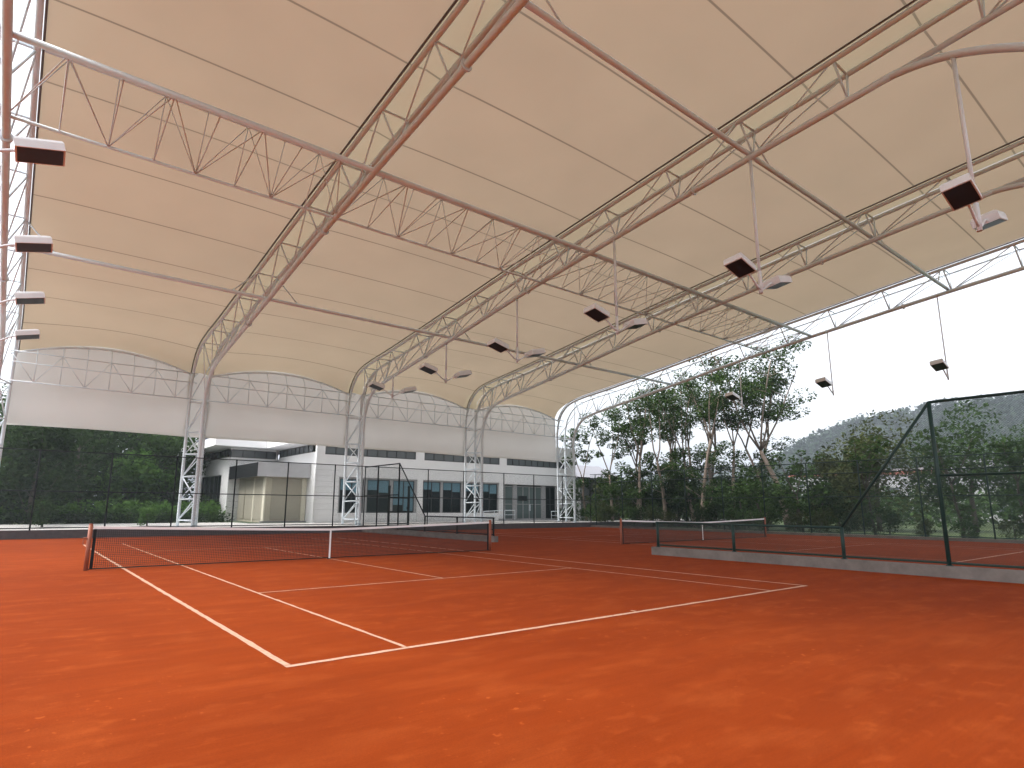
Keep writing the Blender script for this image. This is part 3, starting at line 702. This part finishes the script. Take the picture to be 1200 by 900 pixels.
# ------------------------------------------------------------------ trees and plants
def leaves(b, c, rad, n, size, rnd, flat=.7):
    for _ in range(n):
        while True:
            q = Vector((rnd.uniform(-1, 1), rnd.uniform(-1, 1), rnd.uniform(-1, 1)))
            if q.length <= 1: break
        q = q.normalized()*(q.length**.6)
        p = Vector(c)+Vector((q.x*rad, q.y*rad, q.z*rad*flat))
        u = Vector((rnd.gauss(0, 1), rnd.gauss(0, 1), rnd.gauss(0, .7))).normalized()
        v = u.cross(Vector((rnd.gauss(0, .6), rnd.gauss(0, .6), 1))).normalized()
        s1 = size*rnd.uniform(.6, 1.25); s2 = s1*rnd.uniform(.4, .65)
        b.poly([p-u*s1*.5, p+v*s2*.5, p+u*s1*.5, p-v*s2*.5])
def tree(name, label, cat, x, y, h, kind, leaf, bark, seed, z0=-.1, n_leaf=2200, size=.3, lean=0, group=None, spread=1.0):
    rnd = random.Random(seed)
    t = empty(name, label, cat, (x, y, z0), group)
    tb = MB(); cb = MB(); tips = []
    base = Vector((x, y, z0))
    def limb(p, d, L, r, depth, n=5):
        pts = [p.copy()]; rs = [r]; q = p.copy(); dd = d.normalized()
        for i in range(n):
            dd = (dd+Vector((rnd.gauss(0, .09), rnd.gauss(0, .09), .05))).normalized(); q = q+dd*L/n
            pts.append(q.copy()); rs.append(lerp(r, r*.45, (i+1)/n))
        tb.tube(pts, rs, 6 if depth else 8); return pts, dd, rs[-1]
    if kind == 'tall':        # slender trunk, forks high, sparse clumps along the upper limbs
        f = rnd.uniform(.42, .55)
        pts, d, r = limb(base, Vector((rnd.gauss(0, .04)+lean, rnd.gauss(0, .04), 1)), h*f, h*.0125+.03, 0, 6)
        nf = rnd.choice((2, 3, 3))
        a0 = rnd.uniform(0, 6)
        for k in range(nf):
            a = a0+k*2*math.pi/nf+rnd.uniform(-.4, .4); dv = Vector((math.cos(a)*.26*spread, math.sin(a)*.26*spread, 1))
            p2, d2, r2 = limb(pts[-1], dv, h*(1-f)*rnd.uniform(.75, 1.0), r*.8, 1, 6)
            tips.append((p2[-1], 1.0))
            for j in (2, 3, 4, 5):
                a2 = rnd.uniform(0, 6.28); dv2 = Vector((math.cos(a2), math.sin(a2), rnd.uniform(.1, .7)))
                p3, _, _ = limb(p2[j], dv2, h*rnd.uniform(.06, .15)*spread, r2*.7, 2, 3)
                tips.append((p3[-1], .9)); tips.append((p3[1], .6))
        for j in (3, 4, 5):
            if rnd.random() < .8:
                a2 = rnd.uniform(0, 6.28); p3, _, _ = limb(pts[j], Vector((math.cos(a2), math.sin(a2), .3)), h*.09, r*.4, 2, 3); tips.append((p3[-1], .6))
        for j in (1, 2, 3, 4, 5):
            for m_ in range(2):
                a2 = rnd.uniform(0, 6.28); p3, _, _ = limb(pts[j], Vector((math.cos(a2), math.sin(a2), rnd.uniform(.1, .8))), h*rnd.uniform(.08, .16), r*.35, 2, 3); tips.append((p3[-1], .75)); tips.append((p3[2], .6))
        cr = h*.07
    elif kind == 'spread':    # big open crown carried on a few long limbs, flat-topped layers
        pts, d, r = limb(base, Vector((lean, 0, 1)), h*.38, h*.016+.05, 0, 5)
        for k in range(5):
            a = k*1.2566+rnd.uniform(-.3, .3); dv = Vector((math.cos(a)*.62*spread, math.sin(a)*.62*spread, 1))
            p2, d2, r2 = limb(pts[-1], dv, h*rnd.uniform(.42, .62), r*.6, 1, 6)
            for j in (2, 3, 4, 5, 6):
                for m_ in range(2):
                    a2 = rnd.uniform(0, 6.28); dv2 = Vector((math.cos(a2), math.sin(a2), .35))
                    p3, _, _ = limb(p2[j], dv2, h*rnd.uniform(.08, .17), r2*.6, 2, 3); tips.append((p3[-1], 1.0)); tips.append((p3[2], .7))
        cr = h*.06
    else:                     # 'bush': crown of clumps from near the ground up
        pts, d, r = limb(base, Vector((0, 0, 1)), h*.55, h*.018+.03, 0, 4)
        for k in range(16):
            a = rnd.uniform(0, 6.28); e = rnd.uniform(-.15, 1.1)
            dv = Vector((math.cos(a)*spread, math.sin(a)*spread, e))
            p3, _, _ = limb(pts[rnd.choice((1, 2, 3, 4))], dv, h*rnd.uniform(.22, .42), r*.35, 2, 3)
            tips.append((p3[-1], 1.1)); tips.append((p3[2], 1.0))
        for k in range(3): tips.append((pts[-1]+Vector((rnd.gauss(0, h*.08), rnd.gauss(0, h*.08), h*rnd.uniform(.1, .3))), 1.2))
        cr = h*.15
    per = max(6, int(n_leaf/len(tips)))
    for p, k in tips: leaves(cb, p, cr*k*rnd.uniform(.75, 1.3), int(per*k*rnd.uniform(.6, 1.3)), size, rnd, .6 if kind != 'bush' else .85)
    tb.build('trunk', M[bark], t, True); cb.build('crown', M[leaf], t)
    return t

# right side, behind the green fence: tall pale-trunked trees
g1 = 'tall trees behind the right fence'
tall = [(36.5, 23.5, 10, 0.02, 'leaf_mid', 'slender tree just right of the far column, its pale trunk forking low'),
        (38.5, 18.6, 13.5, .0, 'leaf', 'pale twin-stemmed tall tree above the far end of the side fence'),
        (40.5, 17.2, 14.5, -.03, 'leaf', 'tall pale tree leaning left, second behind the far fence corner'),
        (43.0, 18.5, 13, .05, 'leaf_mid', 'thin tall tree leaning right behind the pale twin stems'),
        (40.0, 12.9, 14.5, .0, 'leaf', 'straight tall tree with a pale single trunk over the second net'),
        (43.5, 12.0, 14.0, .03, 'leaf', 'tall forked tree with sparse crown left of the spreading tree'),
        (46, 16.5, 15.5, -.02, 'leaf_mid', 'tall thin tree standing furthest back among the pale trunks'),
        (42, 21.5, 12.5, .04, 'leaf_mid', 'dark leafy tall tree behind the far column top'),
        (37.5, 21.0, 11.5, -.02, 'leaf', 'leaning pale tree between the far column and the twin stems'),
        (44.5, 14.6, 16, .0, 'leaf', 'very tall tree reaching up to the roof edge between the pale trunks'),
        (49, 18.5, 16, .02, 'leaf_mid', 'tall tree at the back, seen between twin stems and the leaning tree'),
        (48, 11.0, 14.5, -.03, 'leaf_mid', 'tall dull tree just left behind the spreading tree'),
        (52, 24, 15, 0, 'leaf_mid', 'tall tree far back just right of the far column'),
        (40.2, 20.2, 13.8, .01, 'leaf_mid', 'leafy tall tree close right of the far column, crown under the roof edge'),
        (42.0, 15.0, 15.5, -.02, 'leaf_mid', 'leafy tall tree left of the straight pale trunk over the second net'),
        (50, 14.0, 17, .02, 'leaf', 'tallest thin tree at the back, crown touching the roof edge line'),
        (47, 21.5, 15.5, .0, 'leaf', 'full-crowned tall tree behind the twin stems')]
for i, (x, y, h, ln, lf, lb) in enumerate(tall): tree('tall_tree', lb, 'tree', x, y, h, 'tall', lf, 'bark', 100+i, n_leaf=6200, size=.25, lean=ln, group=g1)
tree('spreading_tree', 'largest spreading tree with flat layered crown against the white sky', 'tree', 46, 8.3, 19.0, 'spread', 'leaf', 'bark', 131, n_leaf=12000, size=.28, group=g1, lean=.05, spread=1.05)
# middle distance trees to the right
g2 = 'trees behind the right fence'
mid = [(47, 1.5, 10.2, 'leaf_olive', 'olive round-crowned tree right of the spreading tree'), (52, -3.5, 10.6, 'leaf_mid', 'green rounded tree behind the sloping fence rail'),
       (56, -9.5, 11.6, 'leaf_mid', 'grey-green wide tree above the tall green fence panel'), (60, -16, 12, 'leaf_olive', 'dull wide tree at the right edge behind the tall panel'),
       (50, 5.8, 7.0, 'leaf_olive', 'brownish low tree at the foot of the spreading tree'), (66, -5, 11, 'leaf_mid', 'hazy green tree farther back right of the fence slope')]
for i, (x, y, h, lf, lb) in enumerate(mid): tree('broad_tree', lb, 'tree', x, y, h, 'bush', lf, 'bark_dark', 200+i, n_leaf=6500, size=.34, group=g2, spread=.95)
# undergrowth along the fence
protos = []
for i in range(5):
    protos.append(tree('undergrowth_shrub', 'dark bushy undergrowth shrub growing behind the right fence', 'shrub', 0, 0, 4.2, 'bush', ('leaf_dark', 'leaf_mid', 'leaf_olive', 'leaf_olive', 'leaf_mid')[i], 'bark_dark', 300+i, n_leaf=1500, size=.3, z0=0, group='undergrowth behind the right fence'))
rnd = random.Random(11); first = [True]*5
def shrub_at(x, y, s, k):
    if first[k]:
        first[k] = False; o = protos[k]; o.location = (x, y, -.1); o.scale = (s, s, s); o.rotation_euler = (0, 0, rnd.uniform(0, 6))
    else: dup(protos[k], (x, y, -.1), None, s, rnd.uniform(0, 6))
y = 27.0
while y > -16:
    gap = 10 < 0
    sc_ = rnd.uniform(.42, .66) if y > 3 else rnd.uniform(.32, .52)
    shrub_at(34.4+rnd.uniform(-.6, 1.2), y, sc_, rnd.randrange(5))
    if y > 1: shrub_at(42.5+rnd.uniform(-1.5, 2.0), y+rnd.uniform(-1, 1)+1.5, rnd.uniform(1.05, 1.5), rnd.randrange(5))
    y -= rnd.uniform(1.7, 2.3)
# slim dark trunks and saplings in the gaps on the right
g3 = 'saplings behind the right fence'
for i, (x, y, h, lb) in enumerate([(36.5, -2.0, 6.5, 'slim dark sapling behind the slope of the divider fence'), (37, -6.5, 6.8, 'slim dark sapling just left of the tall green post'), (36, -9.8, 6.2, 'thin sapling right of the tall green post'), (37.5, -12.5, 6.8, 'leafy sapling close to the right picture edge'), (36.2, 2.5, 6.2, 'dark sapling behind the right end of the second net')]):
    tree('sapling', lb, 'tree', x, y, h, 'tall', 'leaf_mid', 'bark_dark', 400+i, n_leaf=1300, size=.3, group=g3, spread=1.6)

# left: wood beyond the path
g4 = 'trees of the dark wood at left'
lw = [(-7.2, 30.0, 8.0, 'leaf_dark', 'darkest heavy-crowned tree near the left edge'), (-12.5, 33, 10, 'leaf_mid', 'tall green tree at the very left edge'), (-4.0, 37, 11, 'leaf_dark', 'dark tree in the middle of the left wood'),
      (-1.0, 35.5, 6.6, 'leaf_bright', 'bright light green bushy tree beside the first white column'), (2.2, 40, 9, 'leaf_mid', 'green tree partly behind the first white column'), (-9.0, 41, 13, 'leaf_mid', 'tall tree behind the darkest tree at left'),
      (0.5, 46, 13, 'leaf_dark', 'tall dark tree at the back of the wood, behind the bright bushy tree'), (-6, 49, 14, 'leaf_dark', 'farthest tall dark tree behind the left wood'), (-14, 46, 13, 'leaf_dark', 'dark tall tree far back at the left edge'),
      (4.5, 52, 12, 'leaf_mid', 'tree rising behind the white roof corner'), (-2.5, 57, 15, 'leaf_mid', 'tall tree on the far side of the left wood'), (-11, 58, 15, 'leaf_mid', 'far tall tree in the gap beside the left edge')]
for i, (x, y, h, lf, lb) in enumerate(lw): tree('wood_tree', lb, 'tree', x, y, h, 'bush', lf, 'bark_dark', 500+i, n_leaf=4200, size=.38, group=g4, spread=.62)
# low hedge and ground cover at the foot of the wood
hb = MB(); rnd = random.Random(5)
for i in range(120): leaves(hb, (lerp(-16, 4.6, i/119), 29.5+rnd.uniform(-.2, .2), .75), .5, 44, .2, rnd, .8)
tag(hb.build('clipped_hedge', M['leaf_dark']), 'low dark clipped hedge along the back of the pale path at left', 'hedge')
gb_ = MB()
for i in range(170): leaves(gb_, (rnd.uniform(-17, 4.6), rnd.uniform(30.2, 33), rnd.uniform(.9, 1.7)), .7, 26, .3, rnd, .6)
o = gb_.build('ground_cover', M['leaf_bright']); o['kind'] = 'stuff'
g5 = 'round shrubs on the path'
tree('round_shrub', 'round dark shrub on the path near the left edge, behind the net post', 'shrub', -6.6, 23.2, 1.7, 'bush', 'leaf_dark', 'bark_dark', 601, z0=.4, n_leaf=1500, size=.16, group=g5)
tree('round_shrub', 'small green shrub on the pale path left of the first white column', 'shrub', -1.55, 23.2, 1.15, 'bush', 'leaf_bright', 'bark_dark', 602, z0=.4, n_leaf=1300, size=.14, group=g5)
hb = MB(); rnd = random.Random(9)
for i in range(420):
    xx = rnd.uniform(-24, 9); leaves(hb, (xx, rnd.uniform(60, 72), rnd.uniform(.5, 12)), 1.8, 34, .9, rnd, .9)
for i in range(160):
    xx = rnd.uniform(-20, 4.5); leaves(hb, (xx, rnd.uniform(34, 52), rnd.uniform(.4, 2.6)), 1.3, 60, .5, rnd, .8)
o = hb.build('back_wood', M['leaf_dark']); o['kind'] = 'stuff'
# potted green plant seen by the side door
tree('door_plant', 'leafy green plant beside the dark side door of the white building', 'plant', 4.9, 34.5, 1.9, 'bush', 'leaf_bright', 'bark_dark', 603, z0=.0, n_leaf=700, size=.2)

# ------------------------------------------------------------------ town and far wood
g6 = 'white town buildings beyond the trees'
town = [(112, 36, 14, 9, 4.6, 0, 'small white town house left of the sloping rail'), (116, 24, 18, 10, 7.6, 1, 'white block with red roof behind the fence slope'), (118, 13, 20, 10, 8.2, 0, 'long white town block left of the tall green post'),
        (122, 1, 22, 12, 9.4, 0, 'tallest white town block at the right edge'), (104, 26, 14, 8, 3.9, 0, 'low white shed nearer than the town blocks'), (108, 8, 20, 8, 5.4, 0, 'low long white town building right of the tall post'),
        (150, 44, 22, 12, 9.5, 1, 'red-roofed white building far back in the town'), (112, -10, 22, 12, 8.8, 0, 'white town block rightmost behind the fence')]
for x, y, ly, lx, h, red, lb in town:
    t = empty('town_building', lb, 'building', (x, y, -.1), g6)
    MB().box(x-lx/2, x+lx/2, y-ly/2, y+ly/2, -.1, h).build('wall', M['townwall'], t)
    MB().box(x-lx/2-.4, x+lx/2+.4, y-ly/2-.4, y+ly/2+.4, h, h+.45).build('roof', M['redroof' if red else 'townroof'], t)
    fl = max(1, int(h//3))
    for k in range(fl):
        for j in range(max(2, int(ly//4.5))):
            yy = lerp(y-ly/2+1.4, y+ly/2-3.0, j/max(1, int(ly//4.5)-1)); MB().box(x-lx/2-.06, x-lx/2-.005, yy, yy+1.7, k*3+.9, k*3+2.3).build('window', M['townglass'], t)
rnd = random.Random(3); fb = MB()
for i in range(3600):
    x = rnd.uniform(255, 430); yy = rnd.uniform(-60, 215); h = hill_h(x, yy)
    if h < 2: continue
    r_ = rnd.uniform(2.2, 4.6); leaves(fb, (x, yy, h+r_*.6), r_, 26, r_*.62, rnd, .9)
o = fb.build('hillside_wood', M['leaf_hill']); o['kind'] = 'stuff'
fb = MB()
for i in range(800):
    x = rnd.uniform(66, 180); yy = rnd.uniform(-30, 150)
    if abs(x-115) < 16 and -20 < yy < 50: continue
    r_ = rnd.uniform(1.5, 3.2); leaves(fb, (x, yy, r_*.8), r_, 50, .8, rnd, .9)
for i in range(420):
    x = rnd.uniform(66, 100); yy = rnd.uniform(-22, 60)
    r_ = rnd.uniform(1.0, 2.0); leaves(fb, (x, yy, rnd.uniform(.4, 3.6)), r_, 34, .7, rnd, .9)
o = fb.build('far_wood', M['leaf_mid']); o['kind'] = 'stuff'

# ------------------------------------------------------------------ air
hz = bpy.data.materials.new('haze_air'); hz.use_nodes = True; t = hz.node_tree; t.nodes.clear()
pv = t.nodes.new('ShaderNodeVolumePrincipled'); pv.inputs['Color'].default_value = (.80, .88, 1.0, 1); pv.inputs['Density'].default_value = .0007; pv.inputs['Anisotropy'].default_value = .2
o_ = t.nodes.new('ShaderNodeOutputMaterial'); t.links.new(pv.outputs[0], o_.inputs['Volume'])
o = MB().box(-3100, 3100, -3100, 3100, -1.2, 110).build('haze', hz); o['kind'] = 'stuff'
